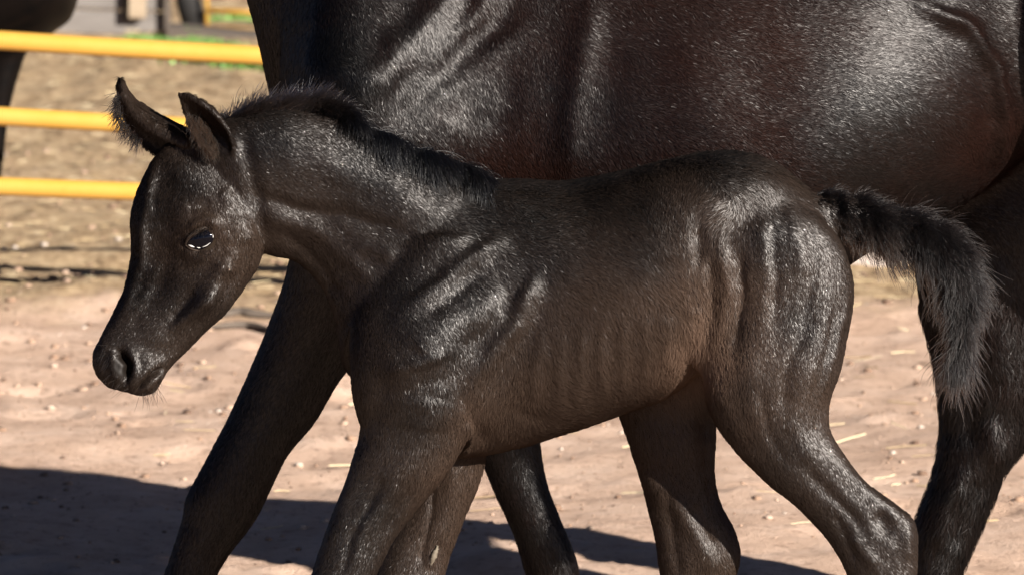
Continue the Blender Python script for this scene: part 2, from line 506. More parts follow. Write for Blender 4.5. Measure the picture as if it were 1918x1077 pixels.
V = relief(V, N, [
    # shoulder blade, arm
    ([(755, 690)], 150, 42), ([(400, 565)], 50, 9), ([(292, 300), (272, 400), (266, 480), (245, 560), (216, 608)], 8, 6),
    ([(735, 500), (800, 430), (860, 385)], 16, -2.5), ([(765, 580), (850, 505), (925, 450)], 17, 9.4), ([(795, 595), (860, 545), (920, 500)], 10, -2.0),
    ([(760, 670), (860, 600), (950, 550)], 42, 14.5), ([(880, 650), (930, 590), (975, 530)], 14, -2.5), ([(1000, 520), (960, 610), (885, 710)], 17, 9.4),
    ([(1010, 560), (985, 640), (900, 760)], 22, -2.5), ([(775, 655)], 18, -3.1), ([(738, 695), (790, 680), (835, 655)], 10, 6.0), ([(745, 730), (800, 715), (850, 690)], 12, -2.5),
    ([(800, 740), (800, 800)], 40, 6.0), ([(730, 700), (708, 800)], 14, -3.6), ([(700, 560), (690, 740)], 22, 4.3), ([(870, 780), (868, 850)], 12, 6.0), ([(890, 790), (930, 830)], 14, -3.1),
    # forearm
    ([(790, 830), (700, 960), (640, 1075)], 20, 5), ([(715, 900), (660, 1010), (640, 1075)], 9, -5), ([(670, 880), (615, 1030)], 14, 4), ([(770, 900), (720, 990)], 11, -4), ([(690, 790), (680, 840)], 12, -6),
    # neck
    ([(470, 365), (560, 392), (640, 400), (720, 430)], 15, -6.8), ([(480, 400), (580, 430), (660, 480), (700, 530)], 17, 6.0), ([(530, 440), (600, 490), (640, 540)], 10, -3.8),
    ([(520, 470), (590, 520), (640, 580)], 14, 5.0), ([(470, 270), (600, 300), (720, 350), (800, 400)], 42, 8.0), ([(455, 250), (470, 330), (490, 440)], 14, -5.2),
    ([(660, 450), (740, 480)], 16, 5.0), ([(690, 410), (780, 450)], 12, -3.0),
    # ribs and belly
    ([(1010, 620), (1000, 760)], 10, 1.8), ([(1046, 620), (1040, 765)], 10, 1.8), ([(1086, 610), (1080, 760)], 10, 1.8), ([(1126, 600), (1122, 750)], 10, 2.0), ([(1166, 590), (1164, 735)], 10, 2.0), ([(1206, 585), (1206, 715)], 10, 1.8), ([(1246, 580), (1248, 690)], 11, 1.8),
    ([(900, 815), (960, 760), (1040, 790)], 14, -2.4), ([(1030, 345), (1100, 352)], 20, -1.8),
    # hip and flank
    ([(1345, 390)], 30, 7.5), ([(1305, 420), (1310, 490)], 15, -6.8), ([(1300, 560), (1290, 640)], 18, 3.8), ([(1350, 450), (1358, 560), (1335, 650)], 12, 6.0), ([(1384, 470), (1390, 560), (1372, 660)], 12, -6.8),
    ([(1330, 480), (1330, 590)], 9, -3.8), ([(1250, 470), (1240, 600)], 45, -3.0),
    # thigh
    ([(1425, 400), (1432, 520), (1425, 640)], 15, 3.7), ([(1440, 420), (1452, 520), (1450, 580)], 9, -3.2), ([(1480, 380), (1500, 520)], 15, 3.7), ([(1510, 420), (1525, 500), (1500, 600)], 10, -2.7),
    ([(1560, 560), (1520, 660), (1490, 780)], 22, 4.2), ([(1510, 600), (1470, 700), (1465, 760)], 11, -2.7), ([(1400, 650), (1410, 800)], 22, 3.1), ([(1425, 720), (1435, 800), (1470, 860)], 9, -2.7),
    ([(1586, 560), (1560, 660), (1540, 740)], 6, 3.1), ([(1572, 550), (1545, 660), (1525, 730)], 8, -2.2), ([(1470, 780), (1520, 860)], 16, 3.1), ([(1350, 720), (1380, 820)], 20, 2.5), ([(1380, 340), (1450, 345)], 28, 3.1),
    # gaskin, hock
    ([(1500, 870), (1560, 930), (1620, 990)], 12, -5), ([(1560, 860), (1640, 930), (1690, 975)], 13, 5), ([(1640, 960), (1668, 1000)], 16, -8), ([(1700, 985), (1700, 1050)], 10, 5),
    ([(1590, 1000), (1640, 1060)], 13, 6), ([(1560, 960), (1600, 1040)], 10, -4),
    # head: brow, socket, cheek ridge, nose
    ([(352, 428), (385, 412), (412, 418)], 9, 8), ([(340, 470), (366, 482), (405, 470)], 9, 4), ([(376, 447)], 19, -5), ([(350, 385), (395, 380)], 16, -5), ([(415, 350), (440, 380)], 14, 6),
    ([(440, 430)], 46, 7), ([(430, 480), (400, 530), (370, 580)], 16, 12), ([(400, 545), (370, 580), (330, 610)], 11, 9), ([(370, 540), (320, 600)], 13, -6), ([(450, 400), (470, 450)], 18, 5), ([(300, 480), (262, 560), (230, 610)], 12, 4),
    ([(312, 380), (302, 480), (282, 560)], 26, -9), ([(285, 300), (275, 370)], 14, 3), ([(345, 640), (300, 660), (262, 640)], 16, -3),
    # nostril, lips
    ([(224, 660), (238, 682), (236, 706)], 7, -26), ([(214, 660), (210, 690), (219, 712)], 6, 5), ([(244, 660), (252, 684), (246, 708)], 7, 6), ([(304, 690), (284, 704), (254, 733)], 4.5, -13), ([(306, 700), (296, 714)], 7, 6), ([(292, 712), (275, 730)], 9, 4), ([(196, 640), (200, 655)], 9, 3)], ylim=5)
N = normals(V, Q)
# far legs: their inner faces show
X, Z, Yd = V[:, 0], -V[:, 2], V[:, 1]
far = (Yd > 18) & (Z > 800)
D = np.zeros(len(V))
for pts, wd, amp in [([(1215, 900), (1280, 960), (1330, 1050)], 18, 5), ([(1250, 930), (1270, 1060)], 10, -4), ([(1300, 960), (1330, 1010)], 12, -4), ([(815, 870), (808, 960), (790, 1040)], 6, -4),
                     ([(850, 880), (830, 1000)], 16, 4), ([(812, 1036), (806, 1050)], 7, 5)]:
    d, t = dist_poly(X, Z, pts)
    D += amp * np.exp(-(d / wd) ** 2)
D *= far * np.clip(-N[:, 1], 0, 1)
hd_ = np.clip((500 - X) / 60, 0, 1) * (Z > 300)
D += 5 * fbm(X / 70 + Yd / 90, Z / 70, 3, 91) + hd_ * (3.2 * fbm(X / 26, Z / 30, 3, 92) + 2.0 * np.abs(fbm(X / 16, Z / 22, 2, 95)))
D += 2.5 * fbm((X + Z) / 26, (X - Z) / 12, 2, 97) * np.exp(-((np.hypot(X - 235, Z - 690)) / 60) ** 2)
V = V + N * D[:, None]
V = smooth(V, E, 2, .4)
N = normals(V, Q)

FOAL_TINT = [(500, 260, .05), (700, 300, .03), (900, 400, .05), (1100, 360, .02), (1350, 310, .05), (1000, 480, .12), (1200, 470, .16), (1000, 410, .05), (1200, 390, .06), (1060, 600, .55), (1200, 640, .65), (1000, 740, .75), (1150, 750, .75), (900, 820, .8),
             (1335, 560, 1.1), (1330, 600, 2.2), (1318, 645, 3.0), (1322, 680, 3.0), (1300, 640, 2.0), (880, 770, 1.0), (1250, 600, .55), (1375, 620, .4), (1340, 420, .5), (760, 560, .08), (840, 640, .02), (880, 560, .08), (700, 700, .25), (1450, 450, .12), (1500, 600, .1), (1400, 720, .35), (1570, 620, .35), (1470, 850, .25), (1600, 980, .25), (1340, 780, .5),
             (1270, 960, .5), (1200, 800, .6), (700, 950, .04), (780, 780, .04), (830, 740, .05), (850, 900, .8), (820, 1000, .7), (640, 1020, .05), (380, 560, .2), (450, 450, .55), (376, 424, .75), (378, 478, .6), (414, 446, 1.0), (344, 462, .5), (460, 380, .3), (330, 660, .35), (250, 690, .1), (300, 400, .0), (260, 520, .0), (330, 540, .05), (350, 350, .0), (370, 480, .1),
             (290, 720, .5), (420, 260, .1), (560, 450, .35), (620, 520, .35), (380, 250, .4), (230, 210, .4), (1650, 420, .1)]
FOAL_GLOSS = [(480, 280, .8), (600, 300, 1), (740, 370, .9), (560, 440, .8), (650, 500, .8), (800, 430, .5), (780, 600, 1), (880, 560, 1), (980, 540, .8), (850, 680, 1), (700, 640, .4), (760, 800, 1), (680, 950, 1), (620, 1040, 1), (980, 430, .25), (1100, 380, .1),
              (1200, 400, .1), (1300, 350, .15), (1100, 560, .15), (1200, 640, .2), (1000, 700, .25), (900, 800, .3), (1250, 560, .15), (1340, 390, .8), (1320, 560, .2), (1350, 640, .3), (1430, 330, .5), (1440, 440, 1), (1520, 480, 1), (1450, 620, 1), (1550, 640, 1), (1480, 760, 1),
              (1400, 760, .5), (1560, 900, 1), (1660, 1000, 1), (1250, 900, .3), (1300, 1020, .5), (300, 420, .25), (260, 520, .2), (275, 420, .45), (250, 560, .4), (330, 450, .1), (330, 360, .05), (420, 370, 1), (380, 400, .7), (400, 560, .9), (340, 610, .8), (450, 480, .35), (250, 640, .8), (290, 700, .6), (850, 900, .25), (230, 200, .1), (390, 240, .15)]
FOAL_FLOW = [(300, 330, -.3, 1), (270, 480, -.15, 1), (220, 620, -.5, .8), (400, 360, .2, 1), (400, 560, -.3, 1), (450, 470, .2, 1), (330, 640, -.4, .9), (500, 280, .8, .5), (600, 330, .8, .6), (720, 400, .7, .7), (560, 440, .75, .75),
             (640, 560, .5, .9), (800, 500, .3, 1), (700, 680, .1, 1), (830, 650, .3, 1), (900, 400, .8, .5), (1050, 380, 1, .3), (1000, 560, .6, .8), (950, 740, -.2, 1), (1150, 480, .9, .55), (1150, 640, .5, .9), (1060, 780, .9, .4), (1250, 560, .5, .9),
             (1290, 430, .2, 1), (1340, 390, -.5, .3), (1320, 560, .1, 1), (1310, 650, .1, 1), (1380, 330, .9, .35), (1450, 400, .6, .8), (1480, 560, .2, 1), (1560, 560, -.1, 1), (1430, 760, .1, 1), (1540, 880, .5, .8), (1650, 1000, .6, .8),
             (1260, 900, .2, 1), (1310, 1020, .2, 1), (740, 850, -.3, 1), (660, 1000, -.4, 1), (850, 930, -.2, 1), (1520, 380, .7, .7), (1650, 420, 1, .3)]

foal = empty("foal", world(1100, G0, 0))
tag(foal, "black foal with short upright mane and fluffy tail striding in front of the mare", "foal")
MW = tuple(foal.location)
me = mesh_np("body", to_world(V, 0) - np.array(MW), Q, SKIN_FOAL)
tv = np.clip(field(V[:, 0], -V[:, 2], FOAL_TINT), 0, 1)
me.attributes.new("gloss", 'FLOAT', 'POINT').data.foreach_set("value", np.clip(field(V[:, 0], -V[:, 2], FOAL_GLOSS), 0, 1).astype(np.float32))
me.attributes.new("tint", 'FLOAT', 'POINT').data.foreach_set("value", tv.astype(np.float32))
link("body", me, foal)

def foal_weight(c, n):
    wt = np.where(n[:, 1] > .35, .12, 1.0)
    wt *= .22 + .78 * np.exp(-(np.maximum(0, -c[:, 2] - 1090) / 60) ** 2)
    wt *= np.where((c[:, 0] < 440) & (-c[:, 2] < 285), 2.2, 1.0)
    return wt
NH = 600000
P, n = sample(V, Q, N, NH, foal_weight)
px, pz = P[:, 0], -P[:, 2]
FX, FZ = flow_at(px, pz, FOAL_FLOW)
fuzz = field(px, pz, [(300, 400, .8), (240, 660, .55), (400, 500, .85), (330, 600, .75), (600, 330, .8), (800, 600, .9), (1050, 450, 1.3), (1100, 700, 1.3), (1320, 600, 1.9), (1320, 650, 2.0), (900, 820, 1.6), (1450, 500, .8), (1500, 700, .8), (1350, 390, 1.5), (1600, 960, .8), (680, 960, .8), (1280, 980, .9),
                      (1200, 320, 1.2), (230, 200, 1.0), (390, 240, .8), (850, 900, 1.2)])
lift = .16 + .10 * np.clip(fuzz - .6, 0, 1.5)
keep = ~((((px - 376) / 30) ** 2 + ((pz - 449) / 18) ** 2 < 1) & (P[:, 1] < 0))
keep &= ~(np.hypot(px - 232, pz - 684) < 20)
S = coat(P, n, FX, FZ, 8.5 * fuzz, lift * np.where(n[:, 2] > .75, 1.9, 1), .22)
tint = np.clip(.62 * field(px, pz, FOAL_TINT) + RNG.normal(size=NH) * .04, 0, 1.5)
def lie(n, t, jit, amt):
    """coat normal of each strand: skin normal, ruffled a little"""
    v = n + RNG.normal(size=n.shape) * jit + amt * t
    return v / np.linalg.norm(v, axis=1)[:, None]
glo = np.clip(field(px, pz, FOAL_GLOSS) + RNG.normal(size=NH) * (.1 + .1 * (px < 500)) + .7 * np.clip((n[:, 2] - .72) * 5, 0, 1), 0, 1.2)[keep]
S, tint, n = S[keep], tint[keep], n[keep]
hair_object("coat_hair", to_world(S, 0), np.array([.42, .34, .1]) / 1260, HAIR_FOAL, foal, MW, tint, lie(n, S[:, 2] - S[:, 0], (.07 + .085 * np.clip(glo, 0, 1) + .02 * (S[:, 0, 0] < 500))[:, None], 0), glo)

# mane: short, upright behind the ears, falling to the near side further back
def mane():
    crest = catmull([(385, 232), (430, 224), (480, 214), (540, 208), (600, 213), (640, 225), (740, 272), (840, 320), (900, 338), (960, 346)], 12)
    n = 17000
    u = RNG.random(n) ** .8 * (len(crest) - 1.001)
    s = u / len(crest)
    keep = (s > .42) | (RNG.random(n) < np.interp(s, [0, .3, .42], [.38, .3, .7]))
    u, s = u[keep], s[keep]; n = len(u)
    i = u.astype(int); f = (u - i)[:, None]
    r = crest[i] * (1 - f) + crest[i + 1] * f
    d = (RNG.random(n) - .5) * 2
    yc = d * 13
    r[:, 1] += 5 + np.abs(d) * 9
    down = np.clip((s - .40) / .25, 0, 1)                # 0 upright, 1 fallen
    cl = (vnoise(r[:, 0] / 9, yc / 30, 77) - .5) * 2          # locks
    cl2 = (vnoise(r[:, 0] / 23 + 7, yc / 60, 78) - .5) * 2
    down = np.clip(down * (1 + .5 * cl2), 0, 1.15)
    L = (26 + 36 * RNG.random(n)) * np.where(s < .1, .7, 1) * np.where(s < .4, 1.3, 1) * np.interp(s, [0, .78, 1], [1, 1, .3]) * (.85 + .95 * down) * (1 + .45 * cl)
    lean = .75 + .9 * cl + RNG.normal(size=n) * .4
    up = 1 - np.minimum(down, 1)
    side = np.where(RNG.random(n) < .88, -1, .6)
    pts = np.zeros((n, 7, 3))
    pos = np.stack([r[:, 0], yc, -r[:, 1]], -1)
    dirv = np.stack([lean * (.8 + .3 * down), side * (.2 + .8 * down + .3 * cl2) + RNG.normal(size=n) * .2, 1.0 - .35 * down + .3 * cl], -1)
    dirv /= np.linalg.norm(dirv, axis=1)[:, None]
    ph = RNG.random(n) * .8 + cl * 4
    for k in range(7):
        pts[:, k] = pos
        pos = pos + dirv * (L / 6)[:, None]
        g = RNG.normal(size=(n, 3)) * .07
        g[:, 2] += -(.08 + .40 * down); g[:, 1] += side * .10 * down; g[:, 0] += .22 * np.sin(k * 1.3 + ph) * (.5 + down)
        dirv = dirv + g; dirv /= np.linalg.norm(dirv, axis=1)[:, None]
    t = np.clip(.2 * up * RNG.random(n), 0, 1)
    return pts, t
S, t = mane()
hair_object("mane", to_world(S, 0), np.array([.5, .5, .5, .45, .4, .3, .1]) / 1260, HAIR_MANE, foal, MW, t)

def tail():
    path = catmull([(1525, 388), (1575, 400), (1650, 418), (1730, 442), (1788, 482), (1808, 550), (1804, 615), (1794, 675)], 14)
    n = 26000
    u = (1 - np.sqrt(1 - .93 * RNG.random(n))) / .736 * (len(path) - 1.001)
    i = u.astype(int); f = (u - i)[:, None]
    r = path[i] * (1 - f) + path[i + 1] * f
    tg = path[i + 1] - path[i]; tg /= np.linalg.norm(tg, axis=1)[:, None]
    s = u / len(path)
    a = RNG.random(n) * 2 * np.pi
    rad = np.interp(s, [0, .2, .6, .75, 1], [28, 25, 18, 9, 1])
    nrm = np.stack([tg[:, 1], -tg[:, 0]], -1)                # upward normal in px
    pos = np.stack([r[:, 0] + nrm[:, 0] * np.cos(a) * rad, np.sin(a) * rad, -(r[:, 1] + nrm[:, 1] * np.cos(a) * rad)], -1)
    T3 = np.stack([tg[:, 0], 0 * a, -tg[:, 1]], -1)
    O3 = np.stack([nrm[:, 0] * np.cos(a), np.sin(a), -nrm[:, 1] * np.cos(a)], -1)
    cl = fbm(r[:, 0] / 10 + 1.5 * np.cos(a), r[:, 1] / 10 + 1.5 * np.sin(a), 2, 9) * 2.2
    dirv = T3 * .9 + O3 * ((.55 + cl) * np.interp(s, [0, .7, 1], [1, .8, .2]))[:, None] + RNG.normal(size=(n, 3)) * .24
    dirv /= np.linalg.norm(dirv, axis=1)[:, None]
    under = np.clip(-np.cos(a), 0, 1)
    lock = vnoise(r[:, 0] / 14 + 2 * np.cos(a), r[:, 1] / 14 + 2 * np.sin(a), 19) - .5
    L = np.interp(s, [0, .15, .35, .6, .8, 1], [24, 34, 56, 66, 56, 80]) * (.45 + .75 * RNG.random(n)) * (1 + .9 * lock) * (1 + .45 * under * (s > .15) * (s < .62))
    pts = np.zeros((n, 6, 3))
    for k in range(6):
        pts[:, k] = pos
        pos = pos + dirv * (L / 5)[:, None]
        g = RNG.normal(size=(n, 3)) * .06; g[:, 2] -= .16; g[:, 0] += .28 * np.sin(k * 1.2 + lock * 14)
        dirv = dirv + g; dirv /= np.linalg.norm(dirv, axis=1)[:, None]
    return pts, np.clip(.12 * RNG.random(n) + .2 * under * (s < .3), 0, 1)
S, t = tail()
hair_object("tail", to_world(S, 0), np.array([.55, .55, .5, .42, .3, .1]) / 1260, HAIR_TAIL, foal, MW, t)

# ear fringe and inner-ear fluff
def fringe(root_pts, n, L, d0, spread, t0):
    p = catmull([(a, b, -c) for a, b, c in root_pts], 8)
    u = RNG.random(n) * (len(p) - 1.001); i = u.astype(int); f = (u - i)[:, None]
    pos = p[i] * (1 - f) + p[i + 1] * f + RNG.normal(size=(n, 3)) * 3
    d = np.array((d0[0], d0[1], -d0[2])) + RNG.normal(size=(n, 3)) * spread
    d /= np.linalg.norm(d, axis=1)[:, None]
    LL = (L * (.4 + .8 * RNG.random(n)))[:, None]
    pts = np.zeros((n, 5, 3))
    for k in range(5):
        pts[:, k] = pos; pos = pos + d * LL / 4
        d = d + np.array((0, 0, -.1)) + RNG.normal(size=(n, 3)) * .08; d /= np.linalg.norm(d, axis=1)[:, None]
    return pts, np.clip(t0 + RNG.normal(size=n) * .15, 0, 1)
A = [fringe([(222, 20, 175), (222, 10, 210), (240, 10, 240), (262, 10, 262)], 420, 32, (-.3, -.3, .9), .42, .1),
     fringe([(352, -60, 215), (366, -60, 245), (392, -60, 285)], 700, 26, (.35, -.3, .9), .3, .5),
     fringe([(372, -45, 215), (392, -45, 250), (405, -45, 280)], 700, 24, (-.1, -.4, .9), .3, .6)]
hair_object("ear_hair", to_world(np.vstack([a[0] for a in A]), 0), np.array([.45, .45, .4, .3, .1]) / 1260, HAIR_EAR, foal, MW, np.hstack([a[1] for a in A]))

A = [fringe([(196, -62, 650), (210, -66, 700), (240, -66, 728)], 26, 34, (-.8, -.3, .5), .35, .2), fringe([(262, -62, 735), (285, -62, 728), (300, -62, 712)], 34, 36, (.1, -.4, 1), .35, .3),
     fringe([(360, -90, 478), (392, -90, 476)], 8, 40, (.3, -.6, .7), .25, .2), fringe([(355, -90, 440), (378, -94, 430), (398, -88, 430)], 60, 16, (-.3, -.8, .5), .25, .1)]
hair_object("whiskers", to_world(np.vstack([a[0] for a in A]), 0), np.array([.32, .3, .26, .2, .08]) / 1260, HAIR_EAR, foal, MW, np.hstack([a[1] for a in A]))

# eye: ball seated in the socket, pale strips paint its white and the glints there
m, nn, ll, b = material("eye_glossy")
tc = nn.new("ShaderNodeTexCoord"); sep = nn.new("ShaderNodeSeparateXYZ")
ll.new(tc.outputs["Object"], sep.inputs[0])
b.inputs["Base Color"].default_value = (.0012, .0013, .0028, 1)
b.inputs["Roughness"].default_value = .03
b.inputs["Specular IOR Level"].default_value = .2
EYE = m
m, nn, ll, b = material("eye_white_glint")
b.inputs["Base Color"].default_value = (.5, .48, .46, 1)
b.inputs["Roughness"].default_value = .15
EYE_WHITE_GLINT = m
k = (np.abs(V[:, 0] - 376) < 9) & (np.abs(-V[:, 2] - 449) < 7) & (V[:, 1] < -20)
ey = float(V[k, 1].mean())
def eyeball(cx, cz, rx, rz, ry, y0, ang):
    P, F = loft([(cx, cz - rz * math.sin(q) * 1.0, cx, cz + rz * math.sin(q), ry * math.sin(q), 0) for q in (0.02, 1)], n=8)
    th = np.linspace(0, np.pi, 17)[1:-1]
    R = []
    for q in th:
        a = np.arange(32) / 32 * 2 * np.pi
        x, z = rx * np.sin(q) * np.cos(a), rz * np.sin(q) * np.sin(a)
        R.append(np.stack([cx + x * math.cos(ang) - z * math.sin(ang), np.full(32, y0 - ry * np.cos(q)), -(cz + x * math.sin(ang) + z * math.cos(ang))], -1))
    return rings(R)
EB = (377, 449, 33, 22, 18, ey + 6, math.radians(-16))
P, F = eyeball(*EB)
eo = link("eye", mesh_np("eye", to_world(P, 0) - np.array(MW), F, EYE), foal)
def ball_y(x, z):
    cx, cz, rx, rz, ry, y0, an = EB
    dx, dz = x - cx, z - cz
    u, v = dx * math.cos(an) + dz * math.sin(an), -dx * math.sin(an) + dz * math.cos(an)
    return y0 - ry * math.sqrt(max(0, 1 - (u / rx) ** 2 - (v / rz) ** 2))
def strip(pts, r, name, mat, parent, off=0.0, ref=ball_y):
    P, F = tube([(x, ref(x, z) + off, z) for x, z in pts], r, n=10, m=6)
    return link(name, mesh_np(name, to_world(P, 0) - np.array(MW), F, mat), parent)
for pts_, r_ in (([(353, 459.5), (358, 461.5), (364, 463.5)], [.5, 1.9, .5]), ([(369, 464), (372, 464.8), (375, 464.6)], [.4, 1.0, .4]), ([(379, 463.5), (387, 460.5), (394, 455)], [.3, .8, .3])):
    strip(pts_, r_, "eye_white_glint", EYE_WHITE_GLINT, eo, -.1)  # white of the eye cut into glint-shaped pieces
strip([(397, 437), (399, 441), (399, 446)], [.5, 1.3, .5], "eye_white_glint", EYE_WHITE_GLINT, eo, -.1)
EYELID = coat_skin("eyelid_skin", (.026, .019, .015), (.03, .02, .014), .5)
LOWER_LID = coat_skin("lower_lid_skin", (.032, .023, .018), (.03, .02, .014), .5)
strip([(347, 458), (353, 447), (366, 436), (382, 429), (396, 426), (405, 434)], [1.8, 3.6, 4.4, 4.2, 3.4, 1.8], "eyelid", EYELID, foal, -2.0)
strip([(347, 459), (358, 467), (374, 470.5), (390, 467), (402, 456), (406, 445), (405, 435)], [1.4, 2.0, 2.2, 2.2, 2.2, 2.0, 1.4], "eyelid", LOWER_LID, foal, -1.5)
# chestnut: the small horny patch inside the off foreleg
m, nn, ll, b = material("chestnut_horn")
b.inputs["Base Color"].default_value = (.11, .09, .065, 1)
b.inputs["Roughness"].default_value = .8
kk = (np.abs(V[:, 0] - 812) < 6) & (np.abs(-V[:, 2] - 1042) < 10) & (V[:, 1] > 15)
cy0 = float(V[kk, 1].min()) if kk.any() else 30
P, F = tube([(820, cy0 + 1, 1022), (815, cy0 - 2, 1034), (811, cy0 - 2, 1046), (806, cy0 + 1, 1058)], [1.5, 4.6, 5, 1.5], n=10)
P[:, 0] += RNG.normal(size=len(P)) * .8; P[:, 2] += RNG.normal(size=len(P)) * .8
link("chestnut", mesh_np("chestnut", to_world(P, 0) - np.array(MW), F, m), foal)

# ------------------------------------------------------------------ the mare
MY = 0.58
GM = ground_py(MY)
def mare_lofts():
    tr = loft([
        (526, -150, 538, 300, 120, 0), (580, -230, 570, 400, 240, 0), (635, -270, 625, 440, 318, 0), (730, -300, 710, 505, 332, 0), (900, -305, 880, 565, 322, 0), (1100, -268, 1080, 600, 352, 0),
        (1300, -255, 1300, 598, 380, 0), (1420, -256, 1420, 575, 383, 0), (1520, -262, 1530, 535, 372, 0), (1610, -270, 1630, 470, 352, 0), (1700, -284, 1715, 434, 318, 0), (1790, -296, 1800, 385, 268, 0), (1865, -302, 1875, 330, 206, 0),
        (1915, -302, 1925, 290, 190, 0), (1980, -298, 1990, 255, 262, 0), (2100, -272, 2100, 250, 285, 0), (2250, -200, 2250, 250, 250, 0), (2380, -80, 2380, 220, 180, 0), (2435, 20, 2435, 160, 90, 0)], n=64, ex=2.3, skew=.24)
    nk = loft([(760, -290, 560, 330, 170, 0), (600, -480, 470, 20, 120, 0), (430, -650, 390, -210, 95, 0), (260, -800, 290, -430, 85, 0), (180, -860, 240, -520, 80, 0)], ex=2.1)
    hd = loft([(230, -860, 300, -560, 70, 0), (120, -800, 240, -480, 95, 0), (0, -650, 140, -420, 80, 0), (-120, -500, -10, -380, 55, 0), (-200, -400, -90, -310, 55, 0), (-190, -330, -120, -290, 30, 0)])
    er = [tube([(200, s * 50, -830), (215, s * 60, -930), (190, s * 60, -990)], [40, 38, 8]) for s in (-1, 1)]
    nf = loft([(600, 130, 940, 60, 70, -150), (560, 320, 900, 360, 95, -150), (546, 480, 770, 560, 95, -140), (507, 600, 690, 650, 78, -135), (470, 690, 636, 712, 66, -135), (428, 782, 590, 790, 58, -135), (386, 862, 540, 850, 54, -135),
               (349, 932, 506, 918, 52, -135), (342, 970, 478, 974, 46, -135), (320, 1040, 425, 1045, 38, -135), (300, 1095, 398, 1095, 36, -135), (272, 1190, 356, 1198, 36, -135), (240, 1270, 340, 1280, 44, -135),
               (205, 1320, 300, 1330, 38, -135), (160, 1350, 300, 1358, 50, -135), (140, GM + 10, 310, GM + 10, 58, -135)], ex=2.2)
    ff = loft([(700, 200, 1020, 200, 70, 150), (760, 420, 1060, 420, 90, 140), (815, 600, 1040, 590, 78, 130), (862, 740, 1010, 735, 62, 130), (898, 850, 1012, 835, 54, 130), (928, 925, 1024, 905, 50, 130), (962, 1000, 1050, 975, 48, 130),
               (985, 1075, 1082, 1055, 44, 130), (1010, 1140, 1090, 1125, 38, 130), (1045, 1220, 1125, 1210, 38, 130), (1062, 1290, 1150, 1290, 44, 130), (1040, 1330, 1130, 1330, 38, 130), (1010, 1345, 1130, 1350, 50, 130), (990, GM - 10, 1140, GM - 10, 58, 130)], ex=2.2)
    nh = loft([(1985, -150, 2380, -120, 90, -190), (1975, 60, 2430, 60, 110, -190), (2000, 240, 2420, 260, 105, -180), (2110, 400, 2400, 420, 80, -170), (2260, 560, 2440, 560, 60, -165), (2350, 700, 2500, 690, 52, -165), (2400, 790, 2560, 780, 50, -165), (2450, 870, 2575, 860, 46, -165),
               (2480, 960, 2570, 960, 40, -165), (2510, 1130, 2595, 1130, 38, -165), (2520, 1240, 2620, 1240, 44, -165), (2500, 1300, 2590, 1310, 38, -165), (2470, 1340, 2600, 1345, 50, -165), (2440, GM + 10, 2610, GM + 10, 58, -165)], ex=2.2)
    fh = loft([(1850, -100, 2300, -100, 90, 180), (1765, 200, 2330, 200, 110, 180), (1712, 400, 2240, 400, 105, 175), (1718, 540, 2085, 530, 84, 170), (1748, 660, 2000, 650, 70, 165), (1764, 760, 1958, 765, 60, 165), (1762, 830, 1925, 826, 56, 165),
               (1750, 895, 1880, 882, 52, 165), (1722, 970, 1852, 950, 46, 165), (1712, 1050, 1812, 1040, 40, 165), (1690, 1130, 1778, 1125, 38, 165), (1660, 1220, 1752, 1220, 44, 165), (1625, 1290, 1720, 1300, 38, 165), (1585, 1330, 1715, 1340, 50, 165), (1560, GM - 12, 1720, GM - 12, 58, 165)], ex=2.2)
    tl = tube([(2400, 0, -60), (2500, 0, 60), (2540, 0, 300), (2550, 0, 700), (2540, 0, 950)], [50, 80, 110, 100, 30])
    return tr, nk, hd, er, nf, ff, nh, fh, tl
tr, nk, hd, er, nf, ff, nh, fh, tl = mare_lofts()
V, Q = union([tr, nk, hd, nf, ff, nh, fh, tl] + er, 7.0)
E = edges_of(Q)
V = smooth(V, E, 10, .5)
X, Z = V[:, 0], -V[:, 2]
blend = np.zeros(len(V))
for pts, r in [([(560, 420), (760, 450), (900, 300), (900, 0)], 110), ([(1960, -200), (1960, 250)], 50), ([(600, -200), (700, 200)], 120), ([(1900, 300), (2300, 300)], 70)]:
    d, _ = dist_poly(X, Z, pts)
    blend = np.maximum(blend, np.exp(-(d / r) ** 2))
V = smooth(V, E, 40, .6 * blend)
N = normals(V, Q)
V = relief(V, N, [
    ([(640, 250)], 220, 60),     ([(650, 135)], 40, 14.1), ([(665, 190), (740, 110), (820, 20), (860, -60)], 32, 16.6), ([(720, 190), (790, 120), (880, 10)], 14, -4.9), ([(770, 140), (890, 20), (950, -60)], 24, 12.8),
    ([(690, 260), (800, 170), (900, 80), (960, 20)], 26, -7.4), ([(790, 195), (870, 130), (960, 60)], 26, 6.4), ([(580, 40), (560, 180)], 40, -4.9), ([(600, 120), (590, 200)], 25, -3.3),
    ([(1110, -20), (1090, 100), (1070, 220), (1066, 330)], 24, 6.0), ([(1035, 0), (1030, 150), (1010, 330)], 30, -1.5), ([(1150, 60), (1140, 300)], 30, -2.5), ([(960, 130), (930, 260)], 26, -3.3), ([(850, 220), (820, 300)], 30, 5.1),
    ([(1440, 100), (1430, 300)], 60, -4.1), ([(1300, 60), (1290, 250)], 60, 4.5), ([(1720, 10), (1805, 50), (1860, 130), (1878, 220), (1866, 300)], 15, 20),
    ([(1910, 60), (1920, 200), (1910, 300)], 18, -5.8), ([(1700, 330), (1640, 380)], 40, 4.5), ([(1750, 350), (1860, 270)], 24, 3.8),
    ([(1880, 560), (1890, 700)], 40, 5.1), ([(1800, 800), (1860, 850)], 20, 4.5), ([(1800, 700), (1810, 780)], 18, -2.9), ([(1790, 900), (1760, 1000)], 14, 3.8)], ylim=60, seed=8)
